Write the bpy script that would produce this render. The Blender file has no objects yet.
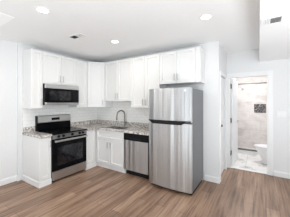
import bpy, bmesh, math, random
from mathutils import Vector, Matrix

random.seed(4)
SC = bpy.context.scene
COL = SC.collection

# ------------------------------------------------------------------ camera
F_PX = 176.83
CAM = Vector((3.8626, -3.5045, 1.4976))
YAW = math.radians(122.749)
cam_data = bpy.data.cameras.new('camera')
cam = bpy.data.objects.new('camera', cam_data)
COL.objects.link(cam)
cam.location = CAM
cam.rotation_euler = (math.pi / 2, 0, YAW - math.pi / 2)
cam_data.sensor_fit = 'HORIZONTAL'
cam_data.sensor_width = 36.0
cam_data.lens = 36.0 * F_PX / 290.0
cam_data.shift_y = -(108.5 - 102.64) / 290.0
cam_data.clip_start = 0.05
SC.camera = cam

# ------------------------------------------------------------------ world, exposure
world = bpy.data.worlds.new('sky')
SC.world = world
world.use_nodes = True
bg = world.node_tree.nodes['Background']
bg.inputs[0].default_value = (0.93, 0.97, 1.0, 1)
bg.inputs[1].default_value = 0.15
SC.view_settings.view_transform = 'Standard'
SC.view_settings.look = 'None'
SC.view_settings.gamma = 1.0
SC.view_settings.use_curve_mapping = False
SC.view_settings.exposure = 0.23
SC.cycles.diffuse_bounces = 8
SC.cycles.max_bounces = 12


def area_light(name, loc, direction, sx, sy, power, color=(1, 1, 1)):
    d = bpy.data.lights.new(name, 'AREA')
    d.shape = 'RECTANGLE'
    d.size, d.size_y, d.energy, d.color = sx, sy, power, color
    o = bpy.data.objects.new(name, d)
    COL.objects.link(o)
    o.location = loc
    o.rotation_euler = Vector(direction).to_track_quat('-Z', 'Z').to_euler()
    return o


# daylight entering by the windows behind and to the right of the camera
DAY = (0.87, 0.95, 1.0)
area_light('daylight_rear_a', (1.55, -6.93, 1.45), (0, 1, 0.1), 1.3, 1.8, 4, DAY)
area_light('daylight_rear_b', (3.95, -6.93, 1.45), (0, 1, 0.1), 1.3, 1.8, 4, DAY)
area_light('daylight_right_a', (7.53, -4.9, 1.45), (-1, 0, 0.3), 1.8, 1.8, 92, DAY)
area_light('daylight_right_b', (7.53, -2.1, 1.45), (-1, 0, 0.3), 1.8, 1.8, 6, DAY)
# added upward area lights near the floor, out of view, to brighten the ceiling
area_light('fill_up_rear', (3.4, -5.4, 0.06), (0, 0, 1), 3.6, 2.4, 128, DAY)
area_light('fill_up_side', (5.6, -2.6, 0.06), (0, 0, 1), 1.8, 2.0, 96, DAY)


# ------------------------------------------------------------------ materials
def new_mat(name):
    m = bpy.data.materials.new(name)
    m.use_nodes = True
    return m, m.node_tree.nodes, m.node_tree.links, m.node_tree.nodes['Principled BSDF']


def srgb(r, g, b):
    f = lambda c: (c / 255 / 12.92) if c / 255 <= 0.04045 else ((c / 255 + 0.055) / 1.055) ** 2.4
    return (f(r), f(g), f(b), 1)


def noise(N, L, vec, scale, detail=3, rough=0.5):
    n = N.new('ShaderNodeTexNoise')
    n.inputs['Scale'].default_value = scale
    n.inputs['Detail'].default_value = detail
    n.inputs['Roughness'].default_value = rough
    L.new(vec, n.inputs['Vector'])
    return n.outputs['Fac']


def ramp(N, L, fac, stops):
    r = N.new('ShaderNodeValToRGB')
    el = r.color_ramp.elements
    el[0].position, el[0].color = stops[0]
    el[1].position, el[1].color = stops[-1]
    for p, c in stops[1:-1]:
        e = el.new(p)
        e.color = c
    L.new(fac, r.inputs['Fac'])
    return r.outputs['Color']


def mapped(N, L, scale=(1, 1, 1)):
    t = N.new('ShaderNodeTexCoord')
    m = N.new('ShaderNodeMapping')
    m.inputs['Scale'].default_value = scale
    L.new(t.outputs['Object'], m.inputs['Vector'])
    return m.outputs['Vector']


def mix(N, L, kind, fac, a, b):
    m = N.new('ShaderNodeMix')
    m.data_type = 'RGBA'
    m.blend_type = kind
    if isinstance(fac, (int, float)):
        m.inputs['Factor'].default_value = fac
    else:
        L.new(fac, m.inputs['Factor'])
    for s, v in ((m.inputs[6], a), (m.inputs[7], b)):
        if isinstance(v, tuple):
            s.default_value = v
        else:
            L.new(v, s)
    return m.outputs[2]


def bump(N, L, P, height, strength, dist=0.01):
    b = N.new('ShaderNodeBump')
    b.inputs['Strength'].default_value = strength
    b.inputs['Distance'].default_value = dist
    L.new(height, b.inputs['Height'])
    L.new(b.outputs['Normal'], P.inputs['Normal'])


def paint(name, col, rough, tex=40.0, amount=0.03):
    m, N, L, P = new_mat(name)
    v = mapped(N, L)
    n = noise(N, L, v, tex, 4)
    lo = tuple(c * (1 - amount) for c in col[:3]) + (1,)
    L.new(ramp(N, L, n, [(0.3, lo), (0.7, col)]), P.inputs['Base Color'])
    P.inputs['Roughness'].default_value = rough
    bump(N, L, P, n, 0.04, 0.002)
    return m


def metal(name, col, rough, aniso=0.0, grain=(1, 1, 1), gscale=1.0, wave=None, wamp=0.0):
    m, N, L, P = new_mat(name)
    v = mapped(N, L, grain)
    n = noise(N, L, v, gscale, 4, 0.6)
    lo = tuple(c * 0.9 for c in col[:3]) + (1,)
    L.new(ramp(N, L, n, [(0.35, lo), (0.65, col)]), P.inputs['Base Color'])
    P.inputs['Metallic'].default_value = 1.0
    P.inputs['Roughness'].default_value = rough
    P.inputs['Anisotropic'].default_value = aniso
    P.inputs['Anisotropic Rotation'].default_value = 0.25
    if aniso:
        t = N.new('ShaderNodeTangent')
        t.direction_type = 'RADIAL'
        t.axis = 'Z'
        L.new(t.outputs['Tangent'], P.inputs['Tangent'])
    if wave:
        w = noise(N, L, mapped(N, L, wave), 1.0, 2, 0.5)
        bump(N, L, P, w, wamp, 0.03)
    return m


def emission(name, col, strength):
    m, N, L, P = new_mat(name)
    P.inputs['Base Color'].default_value = (0.9, 0.9, 0.9, 1)
    P.inputs['Emission Color'].default_value = col
    P.inputs['Emission Strength'].default_value = strength
    return m


M = {}
M['wall'] = paint('wall_paint', (0.765, 0.77, 0.775, 1), 0.7)
M['ceiling'] = paint('ceiling_paint', (0.865, 0.868, 0.87, 1), 0.8)
M['trim'] = paint('trim_paint', (0.84, 0.845, 0.85, 1), 0.4)
M['door'] = paint('door_paint', (0.80, 0.805, 0.815, 1), 0.4)
M['cabinet'] = paint('cabinet_lacquer', (0.77, 0.77, 0.765, 1), 0.38, 25, 0.015)
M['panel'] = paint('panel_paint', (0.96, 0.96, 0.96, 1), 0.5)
M['plastic'] = paint('white_plastic', (0.82, 0.82, 0.82, 1), 0.35)
M['ceramic'] = paint('ceramic', (0.86, 0.86, 0.86, 1), 0.12)
M['black'] = paint('black_enamel', (0.012, 0.012, 0.013, 1), 0.3, 60, 0.3)
M['glass'] = paint('black_glass', (0.006, 0.006, 0.007, 1), 0.12, 8, 0.3)
M['glass'].node_tree.nodes['Principled BSDF'].inputs['Specular IOR Level'].default_value = 0.07
M['window'] = paint('oven_window_glass', (0.016, 0.016, 0.018, 1), 0.06, 14, 0.5)
M['gap'] = paint('black_plastic', (0.02, 0.02, 0.022, 1), 0.55)
M['side'] = paint('grey_appliance_paint', (0.16, 0.165, 0.175, 1), 0.42, 220, 0.12)
M['steel_front'] = metal('brushed_steel_sheet', (0.60, 0.61, 0.62, 1), 0.34, 0.9, (3, 3, 260), 1.0, (10, 10, 0.2), 1.0)
M['steel'] = metal('brushed_steel', (0.60, 0.60, 0.60, 1), 0.3, 0.5, (3, 3, 260), 1.0)
M['nickel'] = metal('brushed_nickel', (0.50, 0.49, 0.48, 1), 0.28, 0.0, (20, 20, 20), 1.0)
M['faucet'] = metal('dark_nickel', (0.21, 0.195, 0.18, 1), 0.28, 0.0, (20, 20, 20), 1.0)
M['bronze'] = metal('dark_bronze', (0.10, 0.09, 0.085, 1), 0.4, 0.0, (20, 20, 20), 1.0)
M['lamp'] = emission('lamp_lens', (1.0, 0.93, 0.78, 1), 3.0)
M['display'] = paint('display_glass', (0.01, 0.01, 0.012, 1), 0.15)


def make_floor():
    m, N, L, P = new_mat('plank_floor')
    t = N.new('ShaderNodeTexCoord')
    sep = N.new('ShaderNodeSeparateXYZ')
    L.new(t.outputs['Object'], sep.inputs[0])
    com = N.new('ShaderNodeCombineXYZ')
    L.new(sep.outputs['Y'], com.inputs['X'])
    L.new(sep.outputs['X'], com.inputs['Y'])
    b = N.new('ShaderNodeTexBrick')
    b.offset = 0.37
    b.inputs['Scale'].default_value = 1.0
    b.inputs['Brick Width'].default_value = 1.22
    b.inputs['Row Height'].default_value = 0.152
    b.inputs['Mortar Size'].default_value = 0.0018
    b.inputs['Mortar Smooth'].default_value = 0.2
    b.inputs['Bias'].default_value = 0.0
    b.inputs['Color1'].default_value = srgb(154, 126, 106)
    b.inputs['Color2'].default_value = srgb(190, 162, 140)
    b.inputs['Mortar'].default_value = srgb(88, 70, 60)
    L.new(com.outputs[0], b.inputs['Vector'])
    g = noise(N, L, mapped(N, L, (26, 1.3, 1)), 1.0, 6, 0.62)
    gc = ramp(N, L, g, [(0.30, srgb(142, 124, 112)), (0.50, srgb(226, 219, 213)), (0.72, srgb(255, 253, 250))])
    c1 = mix(N, L, 'MULTIPLY', 0.9, b.outputs['Color'], gc)
    k = noise(N, L, mapped(N, L, (7, 0.9, 1)), 1.0, 3, 0.5)
    kc = ramp(N, L, k, [(0.36, srgb(200, 190, 183)), (0.62, srgb(255, 255, 255))])
    c2 = mix(N, L, 'MULTIPLY', 0.7, c1, kc)
    L.new(c2, P.inputs['Base Color'])
    P.inputs['Roughness'].default_value = 0.42
    bump(N, L, P, g, 0.06, 0.003)
    return m


def make_tile(name, axes, w, h, tile, tile2, grout, size, rough, vein=None, offset=0.5):
    m, N, L, P = new_mat(name)
    t = N.new('ShaderNodeTexCoord')
    sep = N.new('ShaderNodeSeparateXYZ')
    L.new(t.outputs['Object'], sep.inputs[0])
    com = N.new('ShaderNodeCombineXYZ')
    L.new(sep.outputs[axes[0]], com.inputs['X'])
    L.new(sep.outputs[axes[1]], com.inputs['Y'])
    b = N.new('ShaderNodeTexBrick')
    b.offset = offset
    b.inputs['Scale'].default_value = 1.0
    b.inputs['Brick Width'].default_value = w
    b.inputs['Row Height'].default_value = h
    b.inputs['Mortar Size'].default_value = size
    b.inputs['Mortar Smooth'].default_value = 0.1
    b.inputs['Color1'].default_value = tile
    b.inputs['Color2'].default_value = tile2
    b.inputs['Mortar'].default_value = grout
    L.new(com.outputs[0], b.inputs['Vector'])
    c = b.outputs['Color']
    if vein:
        v = noise(N, L, mapped(N, L, vein[0]), 1.0, 8, 0.65)
        vc = ramp(N, L, v, [(0.36, vein[1]), (0.5, (1, 1, 1, 1)), (0.53, (1, 1, 1, 1)), (0.66, vein[2])])
        c = mix(N, L, 'MULTIPLY', vein[3], c, vc)
    L.new(c, P.inputs['Base Color'])
    P.inputs['Roughness'].default_value = rough
    return m


def make_granite():
    m, N, L, P = new_mat('speckled_granite')
    v = mapped(N, L)
    a = noise(N, L, v, 38, 6, 0.7)
    base = ramp(N, L, a, [(0.32, srgb(66, 60, 58)), (0.43, srgb(150, 142, 138)), (0.52, srgb(216, 212, 208)),
                          (0.68, srgb(238, 235, 230))])
    b = noise(N, L, v, 11, 4, 0.6)
    br = ramp(N, L, b, [(0.36, srgb(178, 166, 158)), (0.50, srgb(255, 255, 255))])
    L.new(mix(N, L, 'MULTIPLY', 0.85, base, br), P.inputs['Base Color'])
    P.inputs['Roughness'].default_value = 0.16
    return m


def make_mosaic():
    m, N, L, P = new_mat('dark_mosaic')
    v = mapped(N, L)
    vo = N.new('ShaderNodeTexVoronoi')
    vo.inputs['Scale'].default_value = 26
    L.new(v, vo.inputs['Vector'])
    L.new(ramp(N, L, vo.outputs['Distance'], [(0.1, srgb(44, 42, 42)), (0.5, srgb(74, 70, 69)), (0.75, srgb(150, 146, 144))]),
          P.inputs['Base Color'])
    P.inputs['Roughness'].default_value = 0.25
    return m


M['floor'] = make_floor()
WT = srgb(243, 243, 241)
for k_, sp_ in (('black', 0.07), ('window', 0.4), ('gap', 0.1), ('display', 0.1)):
    M[k_].node_tree.nodes['Principled BSDF'].inputs['Specular IOR Level'].default_value = sp_
M['steel_dark'] = metal('dark_brushed_steel', (0.36, 0.355, 0.35, 1), 0.3, 0.5, (3, 3, 260), 1.0)
M['tile_stove'] = make_tile('subway_tile_a', ('Y', 'Z'), 0.152, 0.076, WT, srgb(240, 240, 238), srgb(214, 213, 210), 0.002, 0.2)
M['tile_sink'] = make_tile('subway_tile_b', ('X', 'Z'), 0.152, 0.076, WT, srgb(240, 240, 238), srgb(214, 213, 210), 0.002, 0.2)
VN = ((2.2, 2.2, 3.4), srgb(226, 222, 220), srgb(238, 236, 235), 0.9)
M['marble_back'] = make_tile('marble_wall_a', ('X', 'Z'), 0.6, 0.3, srgb(230, 226, 223), srgb(225, 220, 217), srgb(206, 200, 197), 0.003, 0.2, VN)
M['marble_side'] = make_tile('marble_wall_b', ('Y', 'Z'), 0.6, 0.3, srgb(230, 226, 223), srgb(225, 220, 217), srgb(206, 200, 197), 0.003, 0.2, VN)
M['marble_floor'] = make_tile('marble_floor', ('X', 'Y'), 0.6, 0.6, srgb(240, 239, 237), srgb(234, 233, 231), srgb(196, 194, 192), 0.004, 0.18,
                              ((2.6, 2.6, 2.6), srgb(186, 182, 180), srgb(236, 235, 234), 0.8), 0.0)
M['granite'] = make_granite()
M['mosaic'] = make_mosaic()


# ------------------------------------------------------------------ mesh helpers
class Frame:
    """u runs to the right along a wall, d comes out of it, z is up."""
    def __init__(self, o=(0, 0, 0), U=(1, 0, 0), W=(0, -1, 0)):
        self.o, self.U, self.W = Vector(o), Vector(U), Vector(W)

    def __call__(self, u, d, z):
        return self.o + self.U * u + self.W * d + Vector((0, 0, z))


class Plain:
    def __call__(self, x, y, z):
        return Vector((x, y, z))


XYZ = Plain()
STOVE = Frame((0, 0, 0), (0, 1, 0), (1, 0, 0))
SINK = Frame((0, 0, 0), (1, 0, 0), (0, -1, 0))
R2 = math.sqrt(0.5)
DIAG = Frame((0.4675, -0.4675, 0), (R2, R2, 0), (R2, -R2, 0))


class MB:
    def __init__(self, fr=XYZ):
        self.bm = bmesh.new()
        self.fr = fr

    def box(self, a0, a1, b0, b1, c0, c1, bev=0.0, seg=2):
        fr = self.fr
        vs = [self.bm.verts.new(fr(x, y, z)) for z in (c0, c1) for y in (b0, b1) for x in (a0, a1)]
        fs = []
        for q in ((0, 2, 3, 1), (4, 5, 7, 6), (0, 1, 5, 4), (2, 6, 7, 3), (0, 4, 6, 2), (1, 3, 7, 5)):
            fs.append(self.bm.faces.new([vs[i] for i in q]))
        if bev:
            es = list({e for f in fs for e in f.edges})
            bmesh.ops.bevel(self.bm, geom=es, offset=bev, offset_type='OFFSET', segments=seg, affect='EDGES', profile=0.5)
        return self

    def panel(self, u0, u1, d0, d1, z0, z1, rail=0.058, rec=0.017, bev=0.002):
        """a shaker front: frame of flat rails round a recessed field"""
        fr = self.fr
        sl = 0.005
        def loop(i, d):
            return [self.bm.verts.new(fr(u, d, z)) for u, z in
                    ((u0 + i, z0 + i), (u1 - i, z0 + i), (u1 - i, z1 - i), (u0 + i, z1 - i))]
        L = [loop(0, d0), loop(0, d1 - bev), loop(bev, d1), loop(rail, d1), loop(rail + sl, d1 - rec)]
        self.bm.faces.new(L[0][::-1])
        for a, b in zip(L, L[1:]):
            for i in range(4):
                j = (i + 1) % 4
                self.bm.faces.new((a[i], a[j], b[j], b[i]))
        self.bm.faces.new(L[-1])
        return self

    def prism(self, pts, c0, c1):
        fr = self.fr
        a = [self.bm.verts.new(fr(x, y, c0)) for x, y in pts]
        b = [self.bm.verts.new(fr(x, y, c1)) for x, y in pts]
        n = len(pts)
        self.bm.faces.new(a[::-1])
        self.bm.faces.new(b)
        for i in range(n):
            j = (i + 1) % n
            self.bm.faces.new((a[i], a[j], b[j], b[i]))
        return self

    def profile(self, pts, a0, a1):
        """pts are (d, z); extruded along u"""
        fr = self.fr
        a = [self.bm.verts.new(fr(a0, d, z)) for d, z in pts]
        b = [self.bm.verts.new(fr(a1, d, z)) for d, z in pts]
        n = len(pts)
        self.bm.faces.new(a[::-1])
        self.bm.faces.new(b)
        for i in range(n):
            j = (i + 1) % n
            self.bm.faces.new((a[i], a[j], b[j], b[i]))
        return self

    def tube(self, path, r, seg=12, caps=True):
        P = [self.fr(*p) for p in path]
        rs = r if isinstance(r, (list, tuple)) else [r] * len(P)
        rings = []
        ref = None
        for i, p in enumerate(P):
            t = (P[min(i + 1, len(P) - 1)] - P[max(i - 1, 0)]).normalized()
            if ref is None:
                ref = Vector((0, 0, 1)) if abs(t.z) < 0.9 else Vector((1, 0, 0))
            x = (ref - t * ref.dot(t)).normalized()
            ref = x
            y = t.cross(x)
            rings.append([self.bm.verts.new(p + (x * math.cos(k * 2 * math.pi / seg) + y * math.sin(k * 2 * math.pi / seg)) * rs[i])
                          for k in range(seg)])
        for a, b in zip(rings, rings[1:]):
            for k in range(seg):
                j = (k + 1) % seg
                self.bm.faces.new((a[k], a[j], b[j], b[k]))
        if caps:
            self.bm.faces.new(rings[0][::-1])
            self.bm.faces.new(rings[-1])
        return self

    def loft(self, rings):
        R = [[self.bm.verts.new(self.fr(*p)) for p in ring] for ring in rings]
        n = len(R[0])
        for a, b in zip(R, R[1:]):
            for k in range(n):
                j = (k + 1) % n
                self.bm.faces.new((a[k], a[j], b[j], b[k]))
        self.bm.faces.new(R[0][::-1])
        self.bm.faces.new(R[-1])
        return self

    def build(self, name, mat, parent=None, smooth=False, label=None):
        bmesh.ops.recalc_face_normals(self.bm, faces=self.bm.faces[:])
        me = bpy.data.meshes.new(name)
        off = Vector((0, 0, 0))
        p = parent
        while p is not None:
            off += p.location
            p = p.parent
        bmesh.ops.translate(self.bm, verts=self.bm.verts[:], vec=-off)
        self.bm.to_mesh(me)
        self.bm.free()
        me.materials.append(M[mat])
        if smooth:
            for f in me.polygons:
                f.use_smooth = True
            try:
                me.set_sharp_from_angle(angle=math.radians(40))
            except Exception:
                pass
        o = bpy.data.objects.new(name, me)
        COL.objects.link(o)
        if parent is not None:
            o.parent = parent
        if label:
            o['label'] = label
        return o


def thing(name, label, cat, loc, group=None):
    o = bpy.data.objects.new(name, None)
    COL.objects.link(o)
    o.empty_display_size = 0.1
    o.location = loc
    o['label'] = label
    o['category'] = cat
    if group:
        o['group'] = group
    return o


def tag(o, label, cat, group=None):
    o['label'] = label
    o['category'] = cat
    if group:
        o['group'] = group
    return o


def struct(name, mb, mat, label=None, cat=None, smooth=False):
    o = mb.build(name, mat, None, smooth)
    o['kind'] = 'structure'
    if label:
        o['label'] = label
        o['category'] = cat
    return o


# ------------------------------------------------------------------ setting
CH = 2.643          # ceiling
SH = 2.37           # underside of the dropped part on the right
BW = 0.97           # hall wall with the bathroom door
HX = 3.24           # end of the sink wall
XR, YB = 7.6, -7.0

struct('floor', MB().box(-0.25, XR + 0.12, YB - 0.12, BW + 0.02, -0.1, 0), 'floor', 'grey brown wood plank floor running towards the hall', 'floor')
struct('floor_bathroom', MB().box(3.12, 5.0, BW + 0.022, 3.42, -0.1, 0.004), 'marble_floor', 'white veined marble tile floor inside the bathroom', 'floor')
struct('ceiling', MB().box(-0.25, XR + 0.12, YB - 0.12, 3.42, CH, CH + 0.1), 'ceiling', 'flat white kitchen ceiling with recessed lights', 'ceiling')
struct('ceiling_soffit', MB().box(3.872, XR, YB, BW, SH, CH - 0.001), 'ceiling', 'lower dropped white ceiling on the right with a vent', 'ceiling')
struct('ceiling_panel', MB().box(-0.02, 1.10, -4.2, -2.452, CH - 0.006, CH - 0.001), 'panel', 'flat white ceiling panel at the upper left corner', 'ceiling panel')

struct('wall_left', MB().box(-0.25, -0.05, YB, -1.975, 0, CH), 'wall', 'plain white wall left of the cabinets', 'wall')
struct('wall_stove', MB().box(-0.25, 0, -1.974, 0.12, 0, CH), 'wall', 'white wall behind the stove', 'wall')
struct('wall_sink', MB().box(0.001, HX, 0, 0.12, 0, CH), 'wall', 'white wall behind sink and refrigerator', 'wall')
hw = MB()
hw.box(3.12, HX, 0.121, 0.135, 0, CH).box(3.12, HX, 0.80, BW - 0.001, 0, CH).box(3.12, HX, 0.135, 0.80, 2.04, CH)
struct('wall_hall', hw, 'wall', 'white hall wall holding the closed door', 'wall')
OX0, OX1, OZ = 3.292, 4.03, 2.085
bw = MB()
bw.box(3.12, OX0, BW, BW + 0.12, 0, CH).box(OX1, XR, BW, BW + 0.12, 0, CH).box(OX0, OX1, BW, BW + 0.12, OZ, CH)
struct('wall_bathroom', bw, 'wall', 'white wall with the bathroom doorway and a switch', 'wall')
rw = MB()
for a, b in ((-0.05, 0.8), (2.3, 3.2), (4.7, XR)):
    rw.box(a, b, YB - 0.12, YB, 0, CH)
for a, b in ((0.8, 2.3), (3.2, 4.7)):
    rw.box(a, b, YB - 0.12, YB, 0, 0.5).box(a, b, YB - 0.12, YB, 2.4, CH)
struct('wall_rear', rw, 'wall')
rt = MB()
for a, b in ((YB, -5.85), (-3.95, -3.05), (-1.15, BW)):
    rt.box(XR, XR + 0.12, a, b, 0, CH)
for a, b in ((-5.85, -3.95), (-3.05, -1.15)):
    rt.box(XR, XR + 0.12, a, b, 0, 0.5).box(XR, XR + 0.12, a, b, 2.4, CH)
struct('wall_right', rt, 'wall')
n = 0
for (x0, x1) in ((0.8, 2.3), (3.2, 4.7)):
    n += 1
    f = MB()
    f.box(x0, x1, YB - 0.08, YB - 0.02, 0.5, 0.55).box(x0, x1, YB - 0.08, YB - 0.02, 2.35, 2.4)
    f.box(x0, x0 + 0.05, YB - 0.08, YB - 0.02, 0.55, 2.35).box(x1 - 0.05, x1, YB - 0.08, YB - 0.02, 0.55, 2.35)
    struct('window_%d' % n, f, 'trim')
for (y0, y1) in ((-5.85, -3.95), (-3.05, -1.15)):
    n += 1
    f = MB()
    f.box(XR + 0.02, XR + 0.08, y0, y1, 0.5, 0.55).box(XR + 0.02, XR + 0.08, y0, y1, 2.35, 2.4)
    f.box(XR + 0.02, XR + 0.08, y0, y0 + 0.05, 0.55, 2.35).box(XR + 0.02, XR + 0.08, y1 - 0.05, y1, 0.55, 2.35)
    struct('window_%d' % n, f, 'trim')

# bathroom shell
struct('wall_shower', MB().box(3.12, 5.0, 3.30, 3.42, 0, CH), 'marble_back', 'marble tiled wall at the back of the bathroom', 'wall')
struct('wall_bathroom_left', MB().box(3.12, 3.25, BW + 0.121, 3.299, 0, CH), 'marble_side', 'marble tiled side wall of the bathroom', 'wall')
struct('wall_bathroom_right', MB().box(4.9, 5.0, BW + 0.121, 3.299, 0, CH), 'wall', 'white right wall inside the bathroom', 'wall')

# tiled splash areas
struct('wall_tile_left', MB().box(0.001, 0.009, -1.90, -0.001, 1.018, 1.86), 'tile_stove', 'white subway tile behind the range', 'wall tile')
struct('wall_tile_back', MB().box(0.010, 2.17, -0.009, -0.001, 1.018, 1.53), 'tile_sink', 'white subway tile behind the sink', 'wall tile')


# baseboards
def base(name, mb, label):
    struct(name, mb, 'trim', label, 'baseboard')


def board(fr, u0, u1, d0=0.001):
    return MB(fr).profile([(d0, 0.0), (d0 + 0.015, 0.0), (d0 + 0.015, 0.085), (d0 + 0.008, 0.105), (d0, 0.105)], u0, u1)


base('baseboard_left', board(Frame((-0.05, 0, 0), (0, 1, 0), (1, 0, 0)), -6.9, -1.976), 'white baseboard along the left wall')
base('baseboard_stove', board(Frame((0, -1.974, 0), (1, 0, 0), (0, -1, 0)), -0.034, 0.016), 'short white baseboard on the wall step beside the cabinet')
base('baseboard_sink', board(SINK, 2.99, HX + 0.016), 'white baseboard right of the refrigerator')
base('baseboard_hall', MB().box(HX + 0.001, HX + 0.015, 0.001, 0.068, 0, 0.105), 'short white baseboard at the hall corner')
base('baseboard_right', board(Frame((0, BW, 0), (1, 0, 0), (0, -1, 0)), 4.122, 7.55), 'white baseboard right of the bathroom doorway')

# door in the hall side wall
d1 = MB(Frame((HX - 0.03, 0.14, 0), (0, 1, 0), (1, 0, 0)))
d1.box(0, 0.655, -0.035, 0, 0.01, 2.03)
for z0, z1 in ((0.22, 0.95), (1.12, 1.86)):
    d1.panel(0.11, 0.545, -0.002, 0.006, z0, z1, 0.02, 0.004, 0.001)
door1 = d1.build('door_1', 'door')
door1['kind'] = 'structure'
door1['label'] = 'closed white panel door in the hall side wall'
door1['category'] = 'door'
kb = MB()
kb.tube([(HX - 0.03, 0.19, 1.05), (HX - 0.022, 0.19, 1.05)], 0.028, 16)
kb.tube([(HX - 0.022, 0.19, 1.05), (HX + 0.005, 0.19, 1.05), (HX + 0.012, 0.19, 1.05), (HX + 0.03, 0.19, 1.05), (HX + 0.035, 0.19, 1.05)],
        [0.011, 0.011, 0.024, 0.026, 0.014], 16)
kb.build('door_knob', 'bronze', door1, True, 'dark round door knob')
c1 = MB()
c1.box(HX + 0.001, HX + 0.018, 0.07, 0.135, 0, 2.10).box(HX + 0.001, HX + 0.018, 0.80, 0.865, 0, 2.10).box(HX + 0.001, HX + 0.018, 0.135, 0.80, 2.035, 2.10)
struct('trim_1', c1, 'trim', 'white casing round the closed hall door', 'door casing')

# bathroom doorway casing and open door
cw = 0.078
c2 = MB()
c2.box(OX0 - 0.05, OX0, BW - 0.018, BW - 0.001, 0, OZ + cw, 0.003).box(OX1, OX1 + cw, BW - 0.018, BW - 0.001, 0, OZ + cw, 0.003)
c2.box(OX0, OX1, BW - 0.018, BW - 0.001, OZ, OZ + cw, 0.003)
c2.box(OX0 + 0.0005, OX0 + 0.018, BW - 0.018, BW + 0.12, 0.005, OZ - 0.0005).box(OX1 - 0.018, OX1 - 0.0005, BW - 0.018, BW + 0.12, 0.005, OZ - 0.0005)
c2.box(OX0 + 0.018, OX1 - 0.018, BW - 0.018, BW + 0.12, OZ - 0.018, OZ - 0.0005)
struct('trim_2', c2, 'trim', 'white casing round the open bathroom doorway', 'door casing')
struct('trim_3', MB().box(OX0 + 0.019, OX1 - 0.019, BW - 0.005, BW + 0.1, 0.0045, 0.014, 0.003), 'ceramic', 'pale threshold strip in the bathroom doorway', 'threshold')
HXD = OX0 + 0.022
AO = math.radians(4.0)
LEAF = Frame((HXD, BW + 0.13, 0), (math.sin(AO), math.cos(AO), 0), (math.cos(AO), -math.sin(AO), 0))
dl = MB(LEAF)
dl.box(0, 0.67, 0, 0.035, 0.012, OZ - 0.02, 0.002)
door2 = dl.build('door_2', 'door')
door2['kind'] = 'structure'
door2['label'] = 'white bathroom door standing open into the bathroom'
door2['category'] = 'door'
for z in (0.32, 1.08, 1.88):
    h = MB()
    h.box(OX0 + 0.018, OX0 + 0.0215, BW + 0.035, BW + 0.118, z - 0.06, z + 0.06)
    h.tube([(HXD + 0.008, BW + 0.122, z - 0.052), (HXD + 0.008, BW + 0.122, z + 0.052)], 0.0075, 10)
    h.build('hinge', 'bronze', door2, False, 'dark metal hinge')
lv = MB(LEAF)
lv.tube([(0.61, 0.0352, 1.02), (0.61, 0.043, 1.02)], 0.027, 16)
lv.tube([(0.61, 0.043, 1.02), (0.61, 0.075, 1.02), (0.60, 0.083, 1.02), (0.50, 0.083, 1.02)], 0.009, 10)
lv.build('door_lever', 'nickel', door2, True, 'metal lever handle')


# ------------------------------------------------------------------ cabinets
def bar_handle(fr, u, d, z0, z1, parent, horizontal=False):
    m = MB(fr)
    if horizontal:
        pass
    m.tube([(u, d + 0.028, z0), (u, d + 0.028, z1)], 0.0058, 10)
    for z in (z0 + 0.018, z1 - 0.018):
        m.tube([(u, d - 0.001, z), (u, d + 0.028, z)], 0.0045, 8)
    return m.build('handle', 'nickel', parent, True, 'brushed metal bar handle')


def cab_door(fr, u0, u1, d, z0, z1, parent, handle=None, name='door', rail=0.058):
    o = MB(fr).panel(u0 + 0.0025, u1 - 0.0025, d, d + 0.02, z0 + 0.002, z1 - 0.002, rail).build(name, 'cabinet', parent)
    if handle:
        bar_handle(fr, handle[0], d + 0.02, handle[1], handle[2], o)
    return o


TOP = 2.508
UB = 1.385
UG = 'white wall cabinets'
BG = 'white base cabinets'


def wall_cab(fr, u0, u1, z0, doors, label, depth=0.305):
    t = thing('wall_cabinet', label, 'cabinet', fr((u0 + u1) / 2, 0.16, z0), UG)
    MB(fr).box(u0 + 0.0015, u1 - 0.0015, 0.0105, depth, z0, TOP, 0.001, 1).build('body', 'cabinet', t)
    for (a, b, hu) in doors:
        hd = (hu, z0 + 0.055, z0 + 0.185) if hu is not None else None
        cab_door(fr, a, b, depth, z0, TOP - 0.006, t, hd)
    return t


RY0, RY1 = -1.682, -0.92          # range span along the stove wall
CL = -1.898                       # left end of the run
wall_cab(STOVE, CL, RY0, UB, [(CL, RY0, RY0 - 0.03)], 'narrow white wall cabinet left of the microwave')
mid = (RY0 + RY1) / 2
wall_cab(STOVE, RY0, RY1, 1.872, [(RY0, mid, mid - 0.035), (mid, RY1, mid + 0.035)], 'short white two-door cabinet directly above the microwave')
wall_cab(STOVE, RY1, -0.612, UB, [(RY1, -0.612, None)], 'tall white wall cabinet between microwave and angled corner cabinet')
# angled corner cabinet
t = thing('wall_cabinet', 'angled white corner wall cabinet above the counter corner', 'cabinet', (0.25, -0.25, UB), UG)
MB().prism([(0.0105, -0.0105), (0.0105, -0.6105), (0.305, -0.6105), (0.6105, -0.305), (0.6105, -0.0105)], UB, TOP).build('body', 'cabinet', t)
cab_door(DIAG, -0.196, 0.196, -0.0125, UB, TOP - 0.006, t, (0.155, UB + 0.055, UB + 0.185))
wall_cab(SINK, 0.612, 1.443, 1.532, [(0.612, 1.0275, 0.9925), (1.0275, 1.443, 1.0625)], 'white two-door wall cabinet raised above the sink faucet')
wall_cab(SINK, 1.443, 2.165, UB, [(1.443, 1.804, 1.769), (1.804, 2.165, 1.839)], 'white two-door wall cabinet above dishwasher, left of refrigerator')
t = wall_cab(SINK, 2.165, 2.90, 1.868, [(2.165, 2.5325, 2.4975), (2.5325, 2.90, 2.5675)], 'short white two-door cabinet directly above the refrigerator')
MB(SINK).box(2.90, 2.985, 0.0105, 0.309, 1.868, TOP, 0.001, 1).build('filler', 'cabinet', t)

BT = 0.874       # top of base cabinets
BD = 0.61
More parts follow.
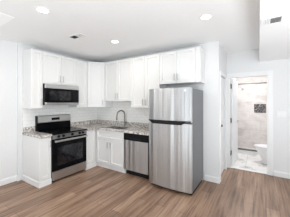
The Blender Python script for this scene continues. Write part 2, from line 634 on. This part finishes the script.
# narrow base cabinet left of the range
t = thing('base_cabinet', 'narrow white base cabinet left of the range', 'cabinet', STOVE((CL + RY0) / 2, 0.3, 0), BG)
MB(STOVE).box(CL, RY0 - 0.004, 0.0105, BD, 0, BT, 0.001, 1).build('body', 'cabinet', t)
cab_door(STOVE, CL + 0.001, RY0 - 0.005, BD, 0.112, BT - 0.008, t, (RY0 - 0.035, 0.68, 0.80), rail=0.05)
bt = MB(STOVE)
bt.profile([(BD + 0.0005, 0), (BD + 0.028, 0), (BD + 0.028, 0.085), (BD + 0.021, 0.103), (BD + 0.0005, 0.103)], CL - 0.014, RY0 - 0.005)
sf = Frame((0, CL, 0), (1, 0, 0), (0, -1, 0))
bt.fr = sf
bt.profile([(0.0005, 0), (0.014, 0), (0.014, 0.085), (0.007, 0.103), (0.0005, 0.103)], 0.017, BD + 0.0275)
bt.build('base_trim', 'trim', t)
# corner base cabinet right of the range
t = thing('base_cabinet', 'white blind corner base cabinet between range and sink cabinet', 'cabinet', (0.3, -0.45, 0), BG)
MB().prism([(0.0105, -0.0105), (0.0105, RY1 + 0.004), (BD, RY1 + 0.004), (BD, -0.612), (0.622, -0.612), (0.622, -0.0105)], 0, BT).build('body', 'cabinet', t)
MB(STOVE).panel(RY1 + 0.006, -0.637, BD, BD + 0.02, 0.112, BT - 0.01, 0.055).build('front_panel', 'cabinet', t)
MB(STOVE).profile([(BD + 0.0005, 0), (BD + 0.024, 0), (BD + 0.024, 0.085), (BD + 0.018, 0.103), (BD + 0.0005, 0.103)], RY1 + 0.005, -0.62).build('base_trim', 'trim', t)
# sink base
SX0, SX1 = 0.636, 1.484
t = thing('base_cabinet', 'white two-door sink base cabinet under the faucet', 'cabinet', ((SX0 + SX1) / 2, -0.3, 0), BG)
b = MB(SINK)
b.box(SX0, SX0 + 0.018, 0.0105, BD, 0.1, BT).box(SX1 - 0.018, SX1, 0.0105, BD, 0.1, BT)
b.box(SX0 + 0.018, SX1 - 0.018, 0.0105, BD, 0.1, 0.118).box(SX0 + 0.018, SX1 - 0.018, BD - 0.018, BD, 0.118, BT)
b.build('body', 'cabinet', t)
MB(SINK).box(SX0, SX1, 0.45, BD - 0.03, 0, 0.0995).build('toe_kick', 'trim', t)
MB(SINK).panel(SX0 + 0.028, SX1 - 0.003, BD, BD + 0.02, 0.672, BT - 0.008, 0.045).build('drawer_front', 'cabinet', t)
sm = (SX0 + 0.028 + SX1) / 2
cab_door(SINK, SX0 + 0.026, sm, BD, 0.105, 0.668, t, (sm - 0.042, 0.49, 0.62))
cab_door(SINK, sm, SX1 - 0.001, BD, 0.105, 0.668, t, (sm + 0.042, 0.49, 0.62))

# ------------------------------------------------------------------ counters
CT0, CT1 = 0.8755, 0.914
t = thing('countertop', 'short granite countertop left of the range', 'countertop', (0.3, (CL + RY0) / 2, CT0))
MB(STOVE).box(CL - 0.015, RY0 - 0.003, 0.0105, 0.655, CT0, CT1, 0.004).build('slab', 'granite', t)
MB(STOVE).box(CL - 0.002, RY0 - 0.003, 0.0105, 0.03, CT1 + 0.0003, 1.016, 0.003).build('upstand', 'granite', t)
t = thing('countertop', 'long granite countertop running round the corner past the sink', 'countertop', (1.2, -0.3, CT0))
KX0, KX1, KY0, KY1 = 0.78, 1.36, -0.555, -0.165
FEND = 2.16
s = MB()
s.box(0.0105, 0.655, RY1 + 0.003, -0.655, CT0, CT1)
s.box(0.0105, KX0, -0.655, -0.0105, CT0, CT1).box(KX1, FEND, -0.655, -0.0105, CT0, CT1)
s.box(KX0, KX1, -0.655, KY0, CT0, CT1).box(KX0, KX1, KY1, -0.0105, CT0, CT1)
s.build('slab', 'granite', t)
u = MB()
u.box(0.0105, 0.03, RY1 + 0.003, -0.0305, CT1 + 0.0003, 1.016, 0.002).box(0.0105, FEND, -0.03, -0.0105, CT1 + 0.0003, 1.016, 0.002)
u.build('upstand', 'granite', t)

# ------------------------------------------------------------------ sink and faucet
t = thing('kitchen_sink', 'steel sink basin set into the granite counter', 'sink', ((KX0 + KX1) / 2, (KY0 + KY1) / 2, 0.70))
k = MB()
e = 0.0015
k.box(KX0 + e, KX0 + 0.012, KY0 + e, KY1 - e, 0.71, 0.905).box(KX1 - 0.012, KX1 - e, KY0 + e, KY1 - e, 0.71, 0.905)
k.box(KX0 + 0.012, KX1 - 0.012, KY0 + e, KY0 + 0.012, 0.71, 0.905).box(KX0 + 0.012, KX1 - 0.012, KY1 - 0.012, KY1 - e, 0.71, 0.905)
k.box(KX0 + e, KX1 - e, KY0 + e, KY1 - e, 0.70, 0.71)
k.build('basin', 'steel', t)
MB().tube([(1.07, -0.36, 0.7105), (1.07, -0.36, 0.714)], 0.045, 20).build('drain', 'nickel', t, True)
FX, FY = 1.078, -0.10
t = thing('faucet', 'tall dark nickel gooseneck faucet behind the sink', 'faucet', (FX, FY, CT1))
MB().tube([(FX, FY, CT1 + 0.0005), (FX, FY, CT1 + 0.012), (FX, FY, CT1 + 0.016), (FX, FY, CT1 + 0.075), (FX, FY, CT1 + 0.085)],
          [0.030, 0.030, 0.024, 0.022, 0.016], 18).build('base', 'faucet', t, True)
path = [(FX, FY, CT1 + 0.08), (FX, FY, 1.19)]
for i in range(0, 13):
    a = math.pi * i / 12
    path.append((FX - 0.045 + 0.045 * math.cos(a), FY - 0.09 + 0.09 * math.cos(a), 1.20 + 0.105 * math.sin(a)))
path.append((FX - 0.092, FY - 0.184, 1.17))
MB().tube(path, 0.0155, 14).build('spout', 'faucet', t, True)
MB().tube([(FX - 0.092, FY - 0.184, 1.172), (FX - 0.093, FY - 0.186, 1.12), (FX - 0.094, FY - 0.187, 1.08), (FX - 0.094, FY - 0.187, 1.072)],
          [0.015, 0.019, 0.019, 0.014], 14).build('spray_head', 'faucet', t, True)
MB().tube([(FX + 0.02, FY, 0.965), (FX + 0.045, FY, 0.967), (FX + 0.06, FY - 0.01, 0.985), (FX + 0.075, FY - 0.02, 1.045)],
          [0.012, 0.012, 0.008, 0.006], 12).build('lever', 'faucet', t, True)

# ------------------------------------------------------------------ range
RA, RB = RY0 + 0.003, RY1 - 0.003
t = thing('range', 'stainless steel electric range with black glass oven door', 'stove', STOVE(mid, 0.33, 0))
b = MB(STOVE)
b.box(RA, RB, 0.02, 0.63, 0.03, 0.895)
for uu in (RA + 0.06, RB - 0.06):
    for dd in (0.08, 0.57):
        b.tube([(uu, dd, 0.0), (uu, dd, 0.031)], 0.018, 10)
b.build('body', 'black', t)
MB(STOVE).box(RA, RB, 0.085, 0.690, 0.8955, 0.924, 0.004).build('cooktop', 'glass', t, False, 'black glass cooktop')
for uu, dd, rr in ((mid - 0.19, 0.23, 0.075), (mid + 0.19, 0.23, 0.095), (mid - 0.19, 0.5, 0.105), (mid + 0.19, 0.5, 0.075)):
    m = MB(STOVE)
    ring = []
    K = 40
    for rad in (rr, rr - 0.004):
        ring.append([(uu + rad * math.cos(i * 2 * math.pi / K), dd + rad * math.sin(i * 2 * math.pi / K)) for i in range(K)])
    o_ = [m.bm.verts.new(m.fr(p[0], p[1], 0.9224)) for p in ring[0]]
    i_ = [m.bm.verts.new(m.fr(p[0], p[1], 0.9224)) for p in ring[1]]
    for i in range(K):
        j = (i + 1) % K
        m.bm.faces.new((o_[i], o_[j], i_[j], i_[i]))
    m.build('burner_ring', 'side', t, False, 'thin grey burner ring')
# back guard: black lower part, steel upper part with a display
g = MB(STOVE)
g.profile([(0.02, 0.8955), (0.084, 0.8955), (0.084, 0.923), (0.10, 0.93), (0.085, 1.078), (0.02, 1.078)], RA, RB)
guard = g.build('back_guard', 'glass', t)
MB(STOVE).profile([(0.02, 1.0785), (0.108, 1.0785), (0.113, 1.09), (0.088, 1.212), (0.078, 1.222), (0.02, 1.222)], RA + 0.006, RB - 0.003).build('control_panel', 'steel', guard, False, 'steel upper panel')
MB(STOVE).box(RA, RA + 0.0055, 0.02, 0.116, 1.0785, 1.226).build('end_cap', 'black', guard)
fr2 = Frame((0, 0, 0), (0, 1, 0), (1, 0, 0))
MB(fr2).profile([(0.09, 1.118), (0.1088, 1.118), (0.098, 1.172), (0.085, 1.172)], mid - 0.085, mid + 0.10).build('display', 'display', guard)
# front fascia with knobs
fa = MB(STOVE)
fa.profile([(0.6305, 0.815), (0.672, 0.815), (0.678, 0.822), (0.668, 0.893), (0.6305, 0.893)], RA + 0.001, RB - 0.001)
fascia = fa.build('front_panel', 'steel_dark', t, False, 'steel front panel with dark knobs')
dirn = Vector((0.985, 0.0, 0.17))
for uu in (RA + 0.11, RA + 0.205, mid + 0.02, RB - 0.185, RB - 0.10):
    m = MB()
    p0 = Vector((0.6735, uu, 0.857))
    rr = 0.0225
    m.tube([p0 - dirn * 0.002, p0 + dirn * 0.006, p0 + dirn * 0.008, p0 + dirn * 0.03, p0 + dirn * 0.033],
           [rr + 0.005, rr + 0.005, rr, rr * 0.85, rr * 0.6], 18)
    m.build('knob', 'gap', fascia, True, 'dark control knob')
od = MB(STOVE)
od.box(RA + 0.002, RB - 0.002, 0.6305, 0.668, 0.215, 0.81, 0.003)
oven = od.build('oven_door', 'glass', t, False, 'black glass oven door')
MB(STOVE).box(RA + 0.09, RB - 0.09, 0.6682, 0.6695, 0.31, 0.66).build('window', 'window', oven)
hm = MB(STOVE)
hm.tube([(RA + 0.02, 0.715, 0.775), (RB - 0.02, 0.715, 0.775)], 0.019, 14)
for uu in (RA + 0.05, RB - 0.05):
    hm.box(uu - 0.015, uu + 0.015, 0.6685, 0.715, 0.762, 0.788)
hm.build('handle', 'steel', oven, True, 'steel bar handle across the oven door')
MB(STOVE).box(RA + 0.002, RB - 0.002, 0.6305, 0.666, 0.045, 0.208, 0.003).build('drawer', 'steel', t, False, 'steel storage drawer')

# ------------------------------------------------------------------ microwave
MZ0, MZ1, MD = 1.452, 1.870, 0.375
t = thing('microwave', 'black and steel microwave hung above the range', 'microwave', STOVE(mid, 0.2, MZ0))
MB(STOVE).box(RA, RB, 0.0105, MD, MZ0, MZ1 - 0.002).build('body', 'black', t)
dr = MB(STOVE)
dr.box(RA + 0.001, RB - 0.001, MD + 0.0005, MD + 0.03, MZ0 + 0.048, MZ1 - 0.09, 0.002)
door = dr.build('door', 'glass', t, False, 'black glass door')
MB(STOVE).box(RA + 0.09, RB - 0.20, MD + 0.0302, MD + 0.0316, MZ0 + 0.085, MZ1 - 0.13).build('window', 'window', door)
MB(STOVE).box(RA + 0.001, RB - 0.001, MD + 0.0005, MD + 0.032, MZ1 - 0.088, MZ1 - 0.003, 0.003).build('top_vent', 'steel', t, False, 'steel top strip')
MB(STOVE).box(RA + 0.001, RB - 0.001, MD + 0.0005, MD + 0.032, MZ0 + 0.001, MZ0 + 0.046, 0.003).build('bottom_strip', 'steel', t, False, 'steel bottom strip')
cp = MB(STOVE)
cp.box(RB - 0.165, RB - 0.02, MD + 0.0302, MD + 0.0312, MZ0 + 0.06, MZ1 - 0.105)
cp.build('control_panel', 'display', t)

# ------------------------------------------------------------------ dishwasher
DX0, DX1 = 1.489, 2.092
t = thing('dishwasher', 'stainless steel dishwasher with black control strip', 'dishwasher', ((DX0 + DX1) / 2, -0.3, 0))
MB(SINK).box(DX0 + 0.002, DX1 - 0.002, 0.04, 0.60, 0.105, 0.868).build('body', 'gap', t)
MB(SINK).box(DX0 + 0.004, DX1 - 0.002, 0.08, 0.56, 0.0, 0.104).build('toe_kick', 'gap', t, False, 'black toe kick')
MB(SINK).box(DX0 + 0.006, DX1 - 0.003, 0.601, 0.642, 0.115, 0.725, 0.004).build('door', 'steel_front', t, False, 'brushed steel door')
cs = MB(SINK)
cs.box(DX0 + 0.006, DX1 - 0.003, 0.601, 0.645, 0.729, 0.872, 0.004)
cst = cs.build('control_strip', 'black', t, False, 'black control strip')
MB(SINK).box(DX0 + 0.17, DX1 - 0.17, 0.6452, 0.6475, 0.748, 0.775, 0.001).build('handle_pocket', 'gap', cst)

# ------------------------------------------------------------------ refrigerator
FX0, FX1, FB, FF = 2.188, 2.975, -0.06, -0.80
FH = 1.742
t = thing('refrigerator', 'tall stainless steel top-freezer refrigerator with grey side', 'refrigerator', ((FX0 + FX1) / 2, -0.42, 0))
cb = MB()
cb.box(FX0 + 0.004, FX1 - 0.004, -0.715, FB, 0.055, FH - 0.012, 0.004)
cb.build('cabinet_body', 'side', t, False, 'dark grey painted cabinet sides')
MB().box(FX0 + 0.02, FX1 - 0.02, -0.70, FB - 0.03, 0.0, 0.0545).build('base_grille', 'gap', t, False, 'black base grille')


def fridge_door(z0, z1, name):
    m = MB()
    pts = []
    K = 14
    for i in range(K + 1):
        s_ = i / K
        pts.append((FX0 + (FX1 - FX0) * s_, -0.772 - 0.028 * (1 - (2 * s_ - 1) ** 2) - (0.0 if 0 < i < K else -0.006)))
    pts += [(FX1, -0.722), (FX0, -0.722)]
    m.prism(pts, z0, z1)
    es = [e_ for e_ in m.bm.edges if abs(e_.verts[0].co.z - e_.verts[1].co.z) < 1e-5]
    bmesh.ops.bevel(m.bm, geom=es, offset=0.004, offset_type='OFFSET', segments=2, affect='EDGES', profile=0.5)
    return m.build(name, 'steel_front', t, True, 'brushed steel %s' % name.replace('_', ' '))


SPL = 1.165
fd = fridge_door(SPL + 0.012, FH, 'freezer_door')
fridge_door(0.06, SPL - 0.012, 'lower_door')
# recessed black grip along the lower edge of the freezer door
K = 40
top, bot = [], []
m = MB()
ringsA = []
x0, x1 = FX0 + 0.01, FX1 - 0.012
prof = []
for i in range(K + 1):
    s_ = i / K
    x = x0 + (x1 - x0) * s_
    yf = -0.772 - 0.028 * (1 - (2 * s_ - 1) ** 2)
    th = 0.066 if s_ < 0.80 else 0.066 - 0.048 * min(1, (s_ - 0.80) / 0.10)
    if s_ < 0.1:
        th = 0.022 + 0.044 * s_ / 0.1
    ringsA.append([(x, yf + 0.02, SPL + 0.034), (x, yf - 0.02, SPL + 0.034), (x, yf - 0.022, SPL + 0.034 - th * 0.6), (x, yf - 0.006, SPL + 0.034 - th), (x, yf + 0.02, SPL + 0.034 - th)])
m.loft(ringsA)
m.build('grip', 'gap', fd, False, 'black recessed grip')
MB().tube([(FX1 - 0.10, -0.782, FH - 0.05), (FX1 - 0.10, -0.7875, FH - 0.05)], 0.018, 20).build('badge', 'plastic', fd, True, 'small pale round badge')

# ------------------------------------------------------------------ ceiling fittings
LG = 'recessed ceiling lights'


def downlight(x, y, label, power=9.5):
    t = thing('ceiling_light', label, 'ceiling light', (x, y, CH - 0.012), LG)
    K = 28
    m = MB()
    R = []
    for r_, z in ((0.090, CH - 0.0008), (0.090, CH - 0.004), (0.068, CH - 0.008), (0.062, CH - 0.004), (0.062, CH - 0.0008)):
        R.append([m.bm.verts.new((x + r_ * math.cos(i * 2 * math.pi / K), y + r_ * math.sin(i * 2 * math.pi / K), z)) for i in range(K)])
    for a, b_ in zip(R, R[1:]):
        for i in range(K):
            j = (i + 1) % K
            m.bm.faces.new((a[i], a[j], b_[j], b_[i]))
    m.build('trim_ring', 'ceiling', t, True)
    MB().tube([(x, y, CH - 0.0045), (x, y, CH - 0.0012)], 0.0615, K).build('lens', 'lamp', t, False, 'glowing warm white lens')
    d = bpy.data.lights.new('ceiling_lamp', 'AREA')
    d.shape = 'DISK'
    d.size = 0.15
    d.energy = power
    d.color = (1.0, 0.95, 0.87)
    lo = bpy.data.objects.new('ceiling_lamp', d)
    COL.objects.link(lo)
    lo.location = (0, 0, -0.003)
    lo.parent = t


downlight(1.619, -2.348, 'round recessed ceiling light nearest the left edge, above the range side')
downlight(1.598, -1.022, 'small round recessed ceiling light above the sink area', 5.0)
downlight(3.269, -1.074, 'round recessed ceiling light in front of the refrigerator', 3.0)


def vent(x, y, z, w, l, label):
    t = thing('ceiling_vent', label, 'vent', (x, y, z - 0.012), 'ceiling vents')
    f = MB()
    b_ = 0.028
    f.box(x - w / 2, x + w / 2, y - l / 2, y - l / 2 + b_, z - 0.010, z - 0.0008, 0.003).box(x - w / 2, x + w / 2, y + l / 2 - b_, y + l / 2, z - 0.010, z - 0.0008, 0.003)
    f.box(x - w / 2, x - w / 2 + b_, y - l / 2 + b_, y + l / 2 - b_, z - 0.010, z - 0.0008).box(x + w / 2 - b_, x + w / 2, y - l / 2 + b_, y + l / 2 - b_, z - 0.010, z - 0.0008)
    f.build('frame', 'plastic', t)
    MB().box(x - w / 2 + b_, x + w / 2 - b_, y - l / 2 + b_, y + l / 2 - b_, z - 0.002, z - 0.0008).build('opening', 'gap', t, False, 'dark duct opening')
    return t


t = vent(1.235, -1.58, CH, 0.34, 0.16, 'white ceiling vent with dark slots above the range')
for i in range(5):
    yy = -1.58 - 0.048 + i * 0.021
    s = MB()
    a = [(1.235 + 0.0, yy - 0.004, CH - 0.0095), (1.235 + 0.141, yy - 0.004, CH - 0.0095), (1.235 + 0.141, yy + 0.0155, CH - 0.0075), (1.235 + 0.0, yy + 0.0155, CH - 0.0075)]
    s.loft([a, [(p[0], p[1], p[2] + 0.0008) for p in a]])
    s.build('slat', 'plastic', t)
t = vent(3.984, -1.20, SH, 0.205, 0.2, 'white ceiling vent with grey slots in the lowered right ceiling')
for i in range(4):
    xx = 3.9105 + i * 0.0145
    s = MB()
    a = [(xx, -1.271, SH - 0.0095), (xx + 0.0125, -1.271, SH - 0.006), (xx + 0.0125, -1.129, SH - 0.006), (xx, -1.129, SH - 0.0095)]
    s.loft([a, [(p[0], p[1], p[2] + 0.0008) for p in a]])
    s.build('slat', 'plastic', t)
for i in range(5):
    yy = -1.262 + i * 0.029
    s = MB()
    a = [(3.969, yy, SH - 0.0095), (4.057, yy, SH - 0.0095), (4.057, yy + 0.02, SH - 0.005), (3.969, yy + 0.02, SH - 0.005)]
    s.loft([a, [(p[0], p[1], p[2] + 0.0008) for p in a]])
    s.build('slat', 'plastic', t)

# ------------------------------------------------------------------ small wall fittings
t = thing('light_switch', 'white three-gang switch plate right of the bathroom doorway', 'switch', (4.245, BW - 0.001, 1.2))
MB().box(4.165, 4.325, BW - 0.008, BW - 0.001, 1.205, 1.32, 0.003).build('plate', 'plastic', t)
for i in range(3):
    x = 4.199 + i * 0.046
    MB().box(x - 0.016, x + 0.016, BW - 0.0125, BW - 0.0082, 1.229, 1.296, 0.002).build('rocker', 'trim', t)
t = thing('outlet', 'small grey cable outlet low on the left wall', 'outlet', (-0.049, -2.33, 0.17))
MB().box(-0.049, -0.043, -2.365, -2.295, 0.125, 0.24, 0.003).build('plate', 'plastic', t)
MB().tube([(-0.0428, -2.33, 0.18), (-0.036, -2.33, 0.18)], 0.012, 12).build('jack', 'nickel', t, True)
t = thing('outlet', 'white wall outlet on the tile right of the faucet', 'outlet', (1.62, -0.0095, 1.12))
MB().box(1.585, 1.655, -0.015, -0.0095, 1.12, 1.235, 0.003).build('plate', 'plastic', t)
for z in (1.152, 1.203):
    MB().box(1.603, 1.637, -0.0175, -0.0152, z - 0.014, z + 0.014, 0.002).build('socket', 'trim', t)

# ------------------------------------------------------------------ bathroom contents
nz = MB()
nz.box(3.735, 4.055, 3.292, 3.2995, 1.17, 1.455)
tag(nz.build('shower_niche', 'mosaic'), 'dark mosaic tile niche in the shower wall', 'niche')
r = MB().tube([(3.252, 2.4, 2.045), (4.898, 2.4, 2.045)], 0.014, 14)
tag(r.build('shower_rod', 'bronze', None, True), 'metal curtain rod across the shower', 'curtain rod')
t = thing('shower_fitting', 'small chrome shower head high on the bathroom left wall', 'shower fitting', (3.252, 2.85, 1.98))
MB().tube([(3.2515, 2.85, 1.98), (3.33, 2.85, 2.0), (3.38, 2.85, 1.985), (3.42, 2.85, 1.95)], 0.010, 10).build('arm', 'nickel', t, True)
MB().tube([(3.415, 2.85, 1.955), (3.43, 2.85, 1.935), (3.45, 2.85, 1.905), (3.455, 2.85, 1.898)], [0.014, 0.02, 0.05, 0.048], 18).build('head', 'nickel', t, True)
cbm = MB().box(3.251, 3.84, 2.44, 2.56, 0.0045, 0.105, 0.004)
tag(cbm.build('shower_curb', 'ceramic'), 'low pale shower curb across the bathroom floor', 'shower curb')
tag(MB().box(3.255, 3.84, 2.43, 2.57, 0.1055, 0.122, 0.004).build('curb_cap', 'bronze'), 'thin dark brown strip along the top of the shower curb', 'curb strip')

# toilet, bowl pointing left
TX, TY = 4.02, 1.78
t = thing('toilet', 'white toilet just inside the bathroom on the right', 'toilet', (TX + 0.3, TY, 0.004))


def oval(cx, cy, rx, ry, z, K=28, cut=0.0):
    out = []
    for i in range(K):
        a = i * 2 * math.pi / K
        x = math.cos(a)
        out.append((cx + rx * x, cy + ry * math.sin(a) * (1.0 if x < 0 else (1 - 0.15 * x)), z))
    return out


bl = MB()
bl.loft([oval(TX + 0.10, TY, 0.20, 0.11, 0.0045), oval(TX + 0.10, TY, 0.19, 0.10, 0.06), oval(TX + 0.07, TY, 0.20, 0.11, 0.18),
         oval(TX + 0.03, TY, 0.25, 0.165, 0.32), oval(TX + 0.02, TY, 0.275, 0.185, 0.385)])
bl.build('bowl', 'ceramic', t, True)
st = MB().loft([oval(TX + 0.02, TY, 0.28, 0.19, 0.386), oval(TX + 0.02, TY, 0.285, 0.193, 0.395), oval(TX + 0.02, TY, 0.28, 0.19, 0.408)])
st.build('seat', 'plastic', t, True)
ld = MB().loft([oval(TX + 0.02, TY, 0.28, 0.19, 0.409), oval(TX + 0.02, TY, 0.284, 0.192, 0.42), oval(TX + 0.02, TY, 0.265, 0.178, 0.432)])
ld.build('lid', 'plastic', t, True)
tk = MB().box(TX + 0.315, TX + 0.5, TY - 0.2, TY + 0.2, 0.39, 0.74, 0.02, 3).box(TX + 0.20, TX + 0.5, TY - 0.1, TY + 0.1, 0.0045, 0.389, 0.02, 3)
tk.build('tank', 'ceramic', t, True)
MB().box(TX + 0.305, TX + 0.51, TY - 0.21, TY + 0.21, 0.741, 0.77, 0.008).build('tank_lid', 'ceramic', t)
MB().tube([(TX + 0.312, TY - 0.15, 0.68), (TX + 0.30, TY - 0.15, 0.68), (TX + 0.30, TY - 0.08, 0.675)], 0.008, 8).build('flush_lever', 'nickel', t, True)

# unseen ceiling lamp, added to light the bathroom
t = thing('bathroom_fill_light', 'added round ceiling light, out of view inside the bathroom', 'ceiling light', (3.68, 2.2, CH - 0.06))
MB().tube([(3.68, 2.2, CH - 0.06), (3.68, 2.2, CH - 0.05), (3.68, 2.2, CH - 0.001)], [0.12, 0.15, 0.15], 28).build('lens', 'lamp', t, True)
bl_ = bpy.data.lights.new('bathroom_fill_lamp', 'AREA')
bl_.shape = 'DISK'
bl_.size = 0.3
bl_.energy = 22
bl_.color = (0.97, 0.98, 1.0)
blo = bpy.data.objects.new('bathroom_fill_lamp', bl_)
COL.objects.link(blo)
blo.location = (0, 0, -0.004)
blo.parent = t
